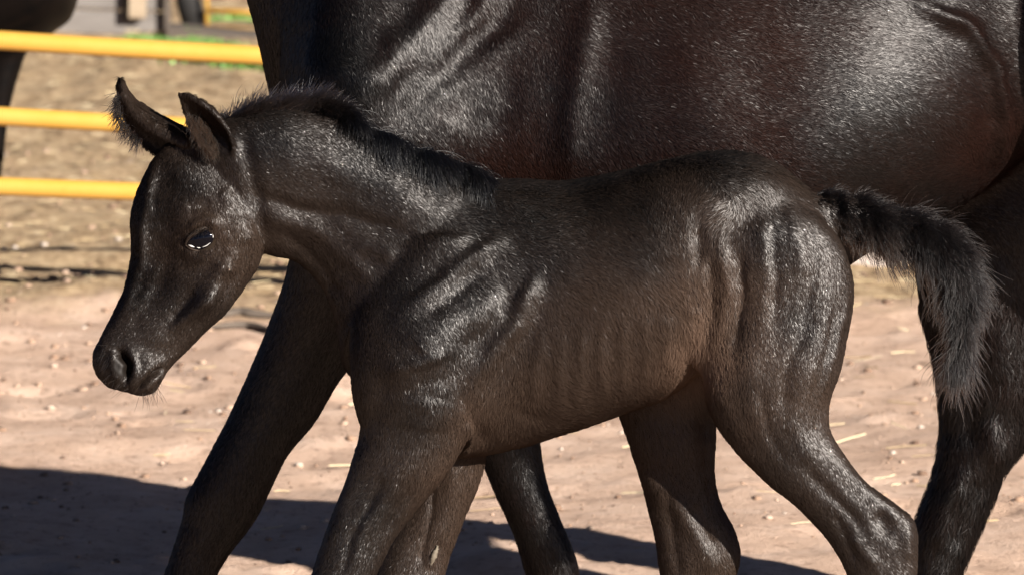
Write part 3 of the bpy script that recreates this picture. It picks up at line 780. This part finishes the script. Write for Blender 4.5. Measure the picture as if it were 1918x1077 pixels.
# the off hind leg's inner face
X, Z, Yd = V[:, 0], -V[:, 2], V[:, 1]
N = normals(V, Q)
D = np.zeros(len(V))
for pts, wd, amp in [([(1860, 540), (1880, 720)], 40, 9), ([(1800, 640), (1815, 800)], 22, -9), ([(1850, 800), (1880, 860)], 22, 8), ([(1800, 880), (1760, 1000)], 16, 8), ([(1830, 900), (1790, 1000)], 12, -6)]:
    d, t = dist_poly(X, Z, pts)
    D += amp * np.exp(-(d / wd) ** 2)
D += 10 * fbm(X / 22, Z / 40, 3, 31) * np.exp(-((X - 1790) / 90) ** 2) * (Z > 700)
D *= ((Yd > 60) & (Z > 480) & (X > 1600) & (X < 2100)) * np.clip(-N[:, 1], 0, 1)
V = V + N * D[:, None]
V = smooth(V, E, 2, .4)
N = normals(V, Q)

MARE_TINT = [(560, 100, 0), (640, 150, .05), (780, 150, .15), (900, 200, .3), (960, 280, .85), (1000, 100, .5), (1080, 200, .25), (1150, 100, .55), (1300, 120, .75), (1300, 280, .5), (1400, 250, .85), (1450, 100, .9), (1560, 60, .5), (1680, 110, .2), (1620, 200, .05), (1620, 300, .1), (1790, 170, .35),
             (1840, 250, .7), (1700, 380, .15), (2000, 100, .3), (500, 700, 0), (950, 900, .1), (1880, 620, .3), (1800, 850, .1), (1760, 1000, .1), (1040, 1000, .1)]
MARE_FLOW = [(560, 50, .3, 1), (660, 150, .5, .9), (800, 100, .5, .9), (900, 250, .5, 1), (1080, 200, .4, 1), (1250, 150, .9, .5), (1400, 250, .9, .45), (1600, 150, 1, .15), (1620, 320, .95, .3), (1800, 120, .9, .2), (1850, 250, .6, .4), (1760, 360, .8, .3), (1150, 330, .6, .8),
             (500, 650, -.4, 1), (400, 950, -.3, 1), (960, 850, .3, 1), (1880, 620, .1, 1), (1840, 800, .1, 1), (1760, 980, -.4, 1)]
mare = empty("mare", world(1450, GM, MY))
tag(mare, "big black brown mare walking behind the foal, her head out of the frame", "horse")
MW2 = tuple(mare.location)
me = mesh_np("body", to_world(V, MY) - np.array(MW2), Q, SKIN_MARE)
tv = np.clip(field(V[:, 0], -V[:, 2], MARE_TINT), 0, 1)
me.attributes.new("gloss", 'FLOAT', 'POINT').data.foreach_set("value", (1 - tv).astype(np.float32))
me.attributes.new("tint", 'FLOAT', 'POINT').data.foreach_set("value", tv.astype(np.float32))
link("body", me, mare)
def mare_weight(c, n):
    x, z = c[:, 0], -c[:, 2]
    wt = np.where(n[:, 1] > .3, .06, 1.0)
    out = np.maximum.reduce([-20 - z, z - 1100, x - 1980, 300 - x, 0 * x])      # thinner away from the barrel
    wt *= .10 + .90 * np.exp(-(out / 70) ** 2)
    return wt
NH = 420000
P, n = sample(V, Q, N, NH, mare_weight)
px, pz = P[:, 0], -P[:, 2]
FX, FZ = flow_at(px, pz, MARE_FLOW)
wet = (pz > 560) & (px > 1650) & (px < 2050)
S = coat(P, n, FX, FZ, np.where(wet, 22, 10), np.where(wet, .3, .15), np.where(wet, .3, .2), 40)
tint = np.clip(field(px, pz, MARE_TINT) + .5 * fbm(px / 60, pz / 40, 3, 55) + RNG.normal(size=NH) * .08, 0, 1)
hair_object("coat_hair", to_world(S, MY), np.array([.5, .4, .12]) / 1200, HAIR_MARE, mare, MW2, tint, lie(n, S[:, 2] - S[:, 0], .11, 0), np.clip(1.05 - tint + RNG.normal(size=NH) * .12, 0, 1.2))

# ------------------------------------------------------------------ the other horse, beyond the rails
HY = FENCE_Y + .6
GH = ground_py(HY)
def far_horse():
    k = .55
    def cv(L):
        V, F = L
        V = V.copy()
        V[:, 0] = 172 + (500 - V[:, 0]) * k
        V[:, 2] = -(GH - (GM + V[:, 2]) * k)
        V[:, 1] *= k
        return V, F
    legs = []
    def lg(front, yc, bend):
        x0 = front + 14
        return loft([(x0 + 62, 0, x0 - 70, -10, 40, yc), (x0 + 46, 70, x0 - 50, 70, 36, yc), (x0 + 10, 190, x0 - 52, 196, 28, yc), (x0 - 4, 290, x0 - 56, 290, 24, yc), (x0 - 18, GH - 150, x0 - 58, GH - 150, 19, yc), (x0 - 16, GH - 80, x0 - 64, GH - 78, 22, yc),
                     (x0 - 2, GH - 36, x0 - 66, GH - 34, 26, yc), (x0 + 4, GH, x0 - 74, GH, 30, yc)], n=20)
    legs = [lg(0, -60, 0), lg(-60, 60, 0), lg(-830, -70, 0), lg(-900, 70, 0)]
    return [cv(tr), cv(nk), cv(hd), cv(tl)] + [cv(e) for e in er] + legs
V, Q = union(far_horse(), 8.0)
V = smooth(V, edges_of(Q), 8, .5)
fhr = empty("horse", world(-300, GH, HY))
tag(fhr, "dark horse standing beyond the yellow rails, only chest and foreleg in frame", "horse")
m, nn, ll, b = material("dark_bay_coat")
nz = nn.new("ShaderNodeTexNoise"); nz.inputs["Scale"].default_value = 40
rp = ramp(nn, [(.3, (.0015, .0012, .0012)), (.7, (.004, .0025, .002))])
ll.new(nz.outputs[0], rp.inputs[0]); ll.new(rp.outputs[0], b.inputs["Base Color"])
b.inputs["Roughness"].default_value = .5
b.inputs["Specular IOR Level"].default_value = .08
link("body", mesh_np("body", to_world(V, HY) - np.array(fhr.location), Q, m), fhr)

# ------------------------------------------------------------------ ground
def axis(parts):
    out = []
    for a, b_, st in parts:
        out.append(np.arange(a, b_, st))
    return np.unique(np.round(np.concatenate(out), 4))
xs = np.concatenate([-np.geomspace(2.2, 300, 40)[::-1], np.arange(-2.18, 2.2, .022), np.geomspace(2.2, 300, 40)])
ys = np.concatenate([-np.geomspace(1, 300, 40)[::-1], axis([(-.98, 1.6, .08), (1.6, 6.6, .022), (6.6, 16, .05)]), np.geomspace(16, 1200, 60)])
GX, GY = np.meshgrid(xs, ys)
def ground_z(x, y):
    nearf = np.exp(-np.abs(x) / 30) * np.exp(-np.maximum(0, np.abs(y) - 16) / 20)
    z = .075 * fbm(x * 2.2, y * 2.2, 3, 3) + .016 * fbm(x * 7, y * 7, 3, 17) + .010 * np.maximum(0, fbm(x * 16, y * 16, 2, 29)) + .008 * fbm(x * 34, y * 34, 2, 5)
    # hoof prints
    r = np.random.default_rng(5)
    for k in range(150):
        hx, hy, hr = r.uniform(-2, 2), r.uniform(1.6, 5.4), r.uniform(.045, .07)
        d = np.hypot(x - hx, (y - hy)) / hr
        k_ = d < 3
        z[k_] += (-.011 * np.exp(-d[k_] ** 3) + .005 * np.exp(-((d[k_] - 1.35) / .35) ** 2))
    st = 1 / (1 + np.exp(-(y - FENCE_Y - .12 * fbm(x * 3, y * .5, 3, 51)) / .03))
    z = z + .030 * st
    far_f = np.clip((y - FENCE_Y) / .3, 0, 1)
    z = z + far_f * (.030 * fbm(x * 11, y * 8, 3, 61))
    return z * nearf
GZ = ground_z(GX, GY)
nx, ny = len(xs), len(ys)
idx = np.arange(nx * ny).reshape(ny, nx)
Fq = np.stack([idx[:-1, :-1], idx[:-1, 1:], idx[1:, 1:], idx[1:, :-1]], -1).reshape(-1, 4)
m, nn, ll, b = material("sand_and_straw_ground")
geo = nn.new("ShaderNodeNewGeometry"); sp = nn.new("ShaderNodeSeparateXYZ")
ll.new(geo.outputs["Position"], sp.inputs[0])
def noise(scale, detail=5, rough=.6, vec=None):
    t = nn.new("ShaderNodeTexNoise"); t.inputs["Scale"].default_value = scale; t.inputs["Detail"].default_value = detail; t.inputs["Roughness"].default_value = rough
    ll.new(vec or geo.outputs["Position"], t.inputs["Vector"])
    return t
def mixc(f, a, c):
    x = nn.new("ShaderNodeMix"); x.data_type = 'RGBA'
    for s, v in ((0, f), (6, a), (7, c)):
        if isinstance(v, tuple): x.inputs[s].default_value = (*v, 1)
        elif isinstance(v, float): x.inputs[s].default_value = v
        else: ll.new(v, x.inputs[s])
    return x.outputs[2]
def math_(op, a, c=None):
    x = nn.new("ShaderNodeMath"); x.operation = op
    for s, v in ((0, a), (1, c)):
        if v is None: continue
        if isinstance(v, (int, float)): x.inputs[s].default_value = v
        else: ll.new(v, x.inputs[s])
    return x.outputs[0]
n1, n2, n3 = noise(5, 7, .68), noise(34, 8, .75), noise(150, 5, .75)
sand = ramp(nn, [(.32, (.44, .30, .22)), (.5, (.56, .395, .30)), (.68, (.64, .475, .375))])
ll.new(n1.outputs[0], sand.inputs[0])
grit = ramp(nn, [(.36, (.20, .13, .095)), (.47, (1, 1, 1))])
ll.new(n2.outputs[0], grit.inputs[0])
mu = nn.new("ShaderNodeMix"); mu.data_type = 'RGBA'; mu.blend_type = 'MULTIPLY'; mu.inputs[0].default_value = .5
ll.new(sand.outputs[0], mu.inputs[6]); ll.new(grit.outputs[0], mu.inputs[7])
straw = ramp(nn, [(.33, (.13, .085, .05)), (.46, (.33, .23, .135)), (.6, (.46, .34, .21)), (.74, (.58, .46, .31))])
mp = nn.new("ShaderNodeMapping"); mp.inputs["Scale"].default_value = (1, .55, 1); ll.new(geo.outputs["Position"], mp.inputs[0])
n4 = noise(26, 6, .72, mp.outputs[0]); ll.new(n4.outputs[0], straw.inputs[0])
n5 = noise(2.2, 4)
ysum = math_('ADD', sp.outputs[1], math_('MULTIPLY', math_('SUBTRACT', n5.outputs[0], .5), 1.1))
f = math_('MULTIPLY', math_('SUBTRACT', ysum, FENCE_Y - .15), 3.2)
cl = nn.new("ShaderNodeClamp"); ll.new(f, cl.inputs[0])
ll.new(mixc(cl.outputs[0], mu.outputs[2], straw.outputs[0]), b.inputs["Base Color"])
b.inputs["Roughness"].default_value = .95
b.inputs["Specular IOR Level"].default_value = .15
bp = nn.new("ShaderNodeBump"); bp.inputs["Strength"].default_value = .85; bp.inputs["Distance"].default_value = .014
hs = math_('ADD', n2.outputs[0], math_('MULTIPLY', n3.outputs[0], .6)); ll.new(hs, bp.inputs["Height"]); ll.new(bp.outputs[0], b.inputs["Normal"])
GROUND_MAT = m
go = link("ground", mesh_np("ground", np.stack([GX.ravel(), GY.ravel(), GZ.ravel()], -1), Fq, m))
tag(go, "pinkish trampled sand turning to straw strewn dirt beyond the rails", "ground", kind="structure")

def zg(x, y): return ground_z(np.atleast_1d(np.asarray(x, float)), np.atleast_1d(np.asarray(y, float)))

# straw litter and clods: nobody could count them
def straws(n, x, y, L, wd, seed):
    r = np.random.default_rng(seed)
    Vv, Ff = [], []
    z = zg(x, y)
    for i in range(n):
        a = r.normal() * .6 + (np.pi if r.random() < .5 else 0)
        l = L * r.uniform(.35, 1.3); ww = wd * r.uniform(.6, 1.4); tilt = r.normal() * .12
        bend = r.normal() * .12 * l
        d = np.array((math.cos(a), math.sin(a), tilt)); s = np.array((-math.sin(a), math.cos(a), 0)) * ww
        c = np.array((x[i], y[i], z[i] + .003 + abs(tilt) * l * .4))
        b0 = len(Vv)
        for q in (-.5, 0, .5):
            p = c + d * l * q + s / ww * bend * (1 - 4 * q * q)
            Vv += [p + s, p + np.array((0, 0, ww)), p - s]
        for k in (0, 3):
            Ff += [(b0 + k, b0 + k + 1, b0 + k + 4, b0 + k + 3), (b0 + k + 1, b0 + k + 2, b0 + k + 5, b0 + k + 4), (b0 + k + 2, b0 + k, b0 + k + 3, b0 + k + 5)]
    return Vv, Ff
m, nn, ll, b = material("dry_straw")
inf = nn.new("ShaderNodeNewGeometry")
rp = ramp(nn, [(0, (.22, .15, .08)), (.6, (.40, .30, .165)), (1, (.68, .58, .38))])
ll.new(inf.outputs["Random Per Island"], rp.inputs[0]); ll.new(rp.outputs[0], b.inputs["Base Color"])
b.inputs["Roughness"].default_value = .6
n_ = 2600
yy = FENCE_Y + .1 + RNG.random(n_) ** 1.0 * 7.5; xx = (RNG.random(n_) - .5) * (yy + 12) * .15
Va, Fa = straws(n_, xx, yy, .04, .0013, 1)
n_ = 150
yy = 1.8 + RNG.random(n_) ** .7 * 3.4; xx = (RNG.random(n_) - .35) * (yy + 12) * .13
Vb, Fb = straws(n_, xx, yy, .06, .0016, 2)
Fb = [tuple(i + len(Va) for i in f) for f in Fb]
so = link("straw", mesh_np("straw", np.array(Va + Vb), Fa + Fb, m, False))
tag(so, "loose pale straw strewn over the ground", "straw", kind="stuff")

def lump(c, r, rs, sq=.6):
    th = [(0.5, 0), (1.1, 0), (1.8, 0), (2.6, 0)]
    V, F = [], []
    nseg = 7
    for q, _ in th:
        for j in range(nseg):
            a = j / nseg * 2 * np.pi
            rr = r * rs.uniform(.7, 1.25)
            V.append((c[0] + rr * math.sin(q) * math.cos(a), c[1] + rr * math.sin(q) * math.sin(a), c[2] + rr * math.cos(q) * sq))
    for i in range(3):
        for j in range(nseg):
            F.append((i * nseg + j, (i + 1) * nseg + j, (i + 1) * nseg + (j + 1) % nseg, i * nseg + (j + 1) % nseg))
    F.append(tuple(range(nseg))); F.append(tuple(range(3 * nseg, 4 * nseg))[::-1])
    return V, F
rs = np.random.default_rng(9)
Vc, Fc = [], []
n_ = 3200
cyy = 1.7 + rs.random(n_) ** .8 * 6; cxx = (rs.random(n_) - .5) * (cyy + 12) * .14
czz = zg(cxx, cyy)
for i in range(n_):
    r = .0025 + .009 * rs.random() ** 6
    v, f = lump((cxx[i], cyy[i], czz[i] + r * .2), r, rs)
    Fc += [tuple(k + len(Vc) for k in q) for q in f]; Vc += v
m, nn, ll, b = material("dirt_clods")
inf = nn.new("ShaderNodeNewGeometry")
rp = ramp(nn, [(0, (.10, .06, .04)), (.5, (.26, .165, .11)), (.9, (.38, .27, .2)), (1, (.42, .36, .31))])
ll.new(inf.outputs["Random Per Island"], rp.inputs[0]); ll.new(rp.outputs[0], b.inputs["Base Color"]); b.inputs["Roughness"].default_value = .95
co = link("dirt_clods", mesh_np("dirt_clods", np.array(Vc), Fc, m))
tag(co, "small clods and pebbles scattered over the sand", "dirt", kind="stuff")

# grass strip beyond the rails
def grass(pts, n, h, seed):
    r = np.random.default_rng(seed)
    Vv, Ff = [], []
    for i in range(n):
        px_, py_ = r.uniform(*pts[0]), 0
        py_ = np.interp(px_, pts[1], pts[2]) + r.normal() * pts[3]
        Y = ground_Y(py_)
        x = float(world(px_, py_, Y)[0]) if False else (px_ - PW / 2) / FPX * (Y - CY)
        z = float(zg(x, Y)[0])
        a = r.uniform(0, 6.28); hh = h * r.uniform(.4, 1.2); w_ = .006
        lean = np.array((math.cos(a), math.sin(a), 0)) * hh * r.uniform(.1, .7)
        s = np.array((-math.sin(a), math.cos(a), 0)) * w_
        p = np.array((x, Y, z - .01))
        b0 = len(Vv)
        Vv += [p - s, p + s, p + lean * .4 + np.array((0, 0, hh * .6)) + s * .7, p + lean * .4 + np.array((0, 0, hh * .6)) - s * .7, p + lean + np.array((0, 0, hh))]
        Ff += [(b0, b0 + 1, b0 + 2, b0 + 3), (b0 + 3, b0 + 2, b0 + 4)]
    return np.array(Vv), Ff
m, nn, ll, b = material("grass_green")
inf = nn.new("ShaderNodeNewGeometry")
rp = ramp(nn, [(0, (.06, .15, .02)), (.6, (.13, .30, .05)), (1, (.28, .36, .11))])
ll.new(inf.outputs["Random Per Island"], rp.inputs[0]); ll.new(rp.outputs[0], b.inputs["Base Color"]); b.inputs["Roughness"].default_value = .6
Vg, Fg = grass(((200, 640), [200, 330, 420, 640], [128, 137, 144, 154], 4), 12000, .048, 4)
V2, F2 = grass(((385, 560), [385, 480, 560], [46, 52, 58], 2), 900, .02, 6)
V3, F3 = grass(((340, 380), [340, 380], [86, 86], 1), 60, .03, 8)
Fg = Fg + [tuple(i + len(Vg) for i in f) for f in F2]
Fg += [tuple(i + len(Vg) + len(V2) for i in f) for f in F3]
gr = link("grass", mesh_np("grass", np.vstack([Vg, V2, V3]), Fg, m, False))
tag(gr, "thin green grass growing beyond the yellow rails", "grass", kind="stuff")

# ------------------------------------------------------------------ box / pipe builders in world space
def box_mesh(P0, P1, h, d, bevel=.004):
    """board from P0 to P1 (bottom front edge), height h, thickness d backwards"""
    P0, P1 = np.array(P0, float), np.array(P1, float)
    t = (P1 - P0); L = np.linalg.norm(t); t /= L
    up = np.array((0, 0, 1.0)); up -= t * (up @ t); up /= np.linalg.norm(up)
    bk = np.cross(up, t)
    if bk[1] < 0: bk = -bk
    e = bevel
    prof = [(e, 0), (d - e, 0), (d, e), (d, h - e), (d - e, h), (e, h), (0, h - e), (0, e)]
    R = [[P0 + t * q + bk * a + up * c for a, c in prof] for q in (0, L)]
    V = np.array(R[0] + R[1]); k = 8
    F = [(j, (j + 1) % k, k + (j + 1) % k, k + j) for j in range(k)] + [tuple(range(k))[::-1], tuple(range(k, 2 * k))]
    return V, F

def pipe_mesh(pts, r, n=20, closed_ends=True):
    C = np.array(pts, float)
    T = np.gradient(C, axis=0); T /= np.linalg.norm(T, axis=1)[:, None]
    V = []
    for c, t in zip(C, T):
        u = np.cross(t, (.1, 1, .05)); u /= np.linalg.norm(u); v = np.cross(t, u)
        th = np.arange(n) / n * 2 * np.pi
        V.append(c + r * (np.cos(th)[:, None] * u + np.sin(th)[:, None] * v))
    return rings(V)

def yellow(name, scale):
    m, nn, ll, b = material(name)
    tc = nn.new("ShaderNodeNewGeometry")
    t = nn.new("ShaderNodeTexNoise"); t.inputs["Scale"].default_value = scale; t.inputs["Detail"].default_value = 6; t.inputs["Roughness"].default_value = .7
    ll.new(tc.outputs["Position"], t.inputs["Vector"])
    r = ramp(nn, [(.30, (.28, .14, .03)), (.38, (.45, .25, .04)), (.7, (.48, .275, .055))])
    ll.new(t.outputs[0], r.inputs[0]); ll.new(r.outputs[0], b.inputs["Base Color"])
    b.inputs["Roughness"].default_value = .38
    return m
YEL = yellow("yellow_paint", 9)

fence = empty("pipe_fence", (-.8, FENCE_Y, 0))
tag(fence, "yellow pipe rail fence running behind both horses", "fence")
fl = np.array(fence.location)
def rail(p0, p1, rpx, x0, x1):
    xs_ = np.linspace(x0, x1, 40)
    py = np.interp(xs_, [p0[0], p1[0]], [p0[1], p1[1]]) if False else p0[1] + (xs_ - p0[0]) * (p1[1] - p0[1]) / (p1[0] - p0[0])
    py = py + 1.2 * np.sin(xs_ / 170)
    W = world(xs_, py, np.full(40, FENCE_Y))
    V, F = pipe_mesh(W - fl, rpx / (FPX / (FENCE_Y - CY)))
    link("rail", mesh_np("rail", V, F, YEL), fence)
rail((10, 77), (500, 105), 18.2, -900, 1480)
rail((10, 219), (240, 231), 17.8, -900, 1480)
rail((10, 350), (250, 358), 17.6, -900, 1480)
for X_ in (-900, 1480):
    a_, c_ = world(X_, -240 if X_ < 0 else -120, FENCE_Y), world(X_, ground_py(FENCE_Y) + 20, FENCE_Y)
    V, F = pipe_mesh([a_ - fl, (a_ + c_) / 2 - fl, c_ - fl], .034)
    link("post", mesh_np("post", V, F, YEL), fence)

# wood materials
def wood(name, a, c, sx=1.0):
    m, nn, ll, b = material(name)
    tc = nn.new("ShaderNodeTexCoord"); mp = nn.new("ShaderNodeMapping"); mp.inputs["Scale"].default_value = (2 * sx, 20, 30)
    ll.new(tc.outputs["Object"], mp.inputs[0])
    t = nn.new("ShaderNodeTexNoise"); t.inputs["Scale"].default_value = 2.5; t.inputs["Detail"].default_value = 8; t.inputs["Roughness"].default_value = .65
    ll.new(mp.outputs[0], t.inputs["Vector"])
    r = ramp(nn, [(.3, a), (.7, c)]); ll.new(t.outputs[0], r.inputs[0]); ll.new(r.outputs[0], b.inputs["Base Color"])
    b.inputs["Roughness"].default_value = .85
    bp = nn.new("ShaderNodeBump"); bp.inputs["Strength"].default_value = .3; ll.new(t.outputs[0], bp.inputs["Height"]); ll.new(bp.outputs[0], b.inputs["Normal"])
    return m
GREY_WOOD = wood("weathered_grey_wood", (.10, .088, .08), (.19, .172, .158))
PALE_WOOD = wood("pale_wood", (.24, .18, .12), (.34, .27, .19))
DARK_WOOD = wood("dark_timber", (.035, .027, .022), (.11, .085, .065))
WHITE_WOOD = wood("white_board", (.30, .255, .225), (.40, .345, .31))

WY = ground_Y(70)
wall = empty("wooden_wall", (float(world(200, 70, WY)[0]), WY, 0))
tag(wall, "grey weathered board wall behind the yellow rails", "wall")
wl = np.array(wall.location)
def board(x0, x1, y0b, y1b, hpx, Y, d, name, mat, parent, org):
    s = FPX / (Y - CY)
    V, F = box_mesh(world(x0, y0b, Y) - org, world(x1, y1b, Y) - org, hpx / s, d)
    return link(name, mesh_np(name, V, F, mat, False), parent)
for k, (yb, hp) in enumerate(((70, 45), (22, 44), (-26, 44), (-74, 44))):
    board(-420, 308, yb - 22 - (0 if k else 2), yb, hp, WY, .03, "board", GREY_WOOD, wall, wl)
board(232, 240, 40, 40, 130, WY - .02, .02, "batten", DARK_WOOD, wall, wl)
board(241, 273, 36, 37, 130, WY - .045, .03, "batten", PALE_WOOD, wall, wl)
board(309, 318, 74, 74, 170, WY - .03, .09, "post", DARK_WOOD, wall, wl)

TY = ground_Y(88)
ti = empty("timber", world(420, 90, TY)); tl_ = np.array(ti.location)
tag(ti, "dark old timber lying on the ground right of the grey wall", "timber")
board(312, 640, 73, 102, 20, TY, .16, "beam", DARK_WOOD, ti, tl_)
# dark leaning post
lp_o = np.array(world(365, 50, TY + .4))
V, F = pipe_mesh([world(366, 52, TY + .3), world(352, 0, TY + .3), world(330, -90, TY + .3)], .036, 14)
po = link("leaning_post", mesh_np("leaning_post", V, F, wood("tarred_wood", (.002, .002, .002), (.012, .010, .009))))
tag(po, "dark thick post leaning left behind the fallen timber", "post")

# second yellow frame, far back
GYY = TY + .25
ga = empty("pipe_gate", world(440, 70, GYY)); gl = np.array(ga.location)
tag(ga, "small yellow pipe gate far behind the dark timber", "gate")
def gpipe(a, c, rpx, name):
    V, F = pipe_mesh([world(*a, GYY) - gl, (world(*a, GYY) + world(*c, GYY)) / 2 - gl, world(*c, GYY) - gl], rpx / (FPX / (GYY - CY)), 14)
    link(name, mesh_np(name, V, F, YEL), ga)
gpipe((387, -120), (387, 54), 4.2, "upright")
gpipe((383, 20), (640, 34), 5.5, "rail")
gpipe((383, 51), (640, 76), 5.5, "rail")
gpipe((640, -100), (640, 90), 4.2, "upright")

# pale panel low behind the straw on the right
PY = ground_Y(527)
pw = empty("white_board", world(1660, 527, PY)); pl = np.array(pw.location)
tag(pw, "pale low board edge seen under the foal's tail", "board")
board(1330, 2350, 526, 528, 60, PY, .04, "plank", WHITE_WOOD, pw, pl)
board(1330, 2350, 464, 466, 60, PY, .04, "plank", WHITE_WOOD, pw, pl)
board(1345, 1400, 530, 530, 160, PY + .05, .06, "post", WHITE_WOOD, pw, pl)
board(2250, 2310, 530, 530, 160, PY + .05, .06, "post", WHITE_WOOD, pw, pl)

# two dark strips by the fence line, solid shapes in place of cast shadow
def shadow_strip(pts, r, name, label):
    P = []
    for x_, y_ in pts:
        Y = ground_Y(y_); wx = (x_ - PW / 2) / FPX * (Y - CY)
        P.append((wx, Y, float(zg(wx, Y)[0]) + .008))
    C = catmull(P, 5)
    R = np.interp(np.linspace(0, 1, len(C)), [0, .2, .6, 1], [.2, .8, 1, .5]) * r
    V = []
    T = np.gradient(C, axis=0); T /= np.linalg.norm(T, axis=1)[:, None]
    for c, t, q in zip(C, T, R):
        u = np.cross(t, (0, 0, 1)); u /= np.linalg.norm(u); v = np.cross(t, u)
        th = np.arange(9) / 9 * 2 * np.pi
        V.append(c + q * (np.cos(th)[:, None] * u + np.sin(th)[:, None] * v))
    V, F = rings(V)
    tag(link(name, mesh_np(name, V, F, DARK_WOOD)), label, "shadow_strip")
shadow_strip([(404, 606), (440, 602), (470, 603), (520, 604)], .011, "shadow_strip", "dark twig on the sand beside the mare's foreleg, the upper of two")
shadow_strip([(380, 628), (425, 624), (460, 622), (490, 628), (520, 640)], .009, "shadow_strip", "thinner dark strip standing in for a shadow curving down on the sand, the lower of two")
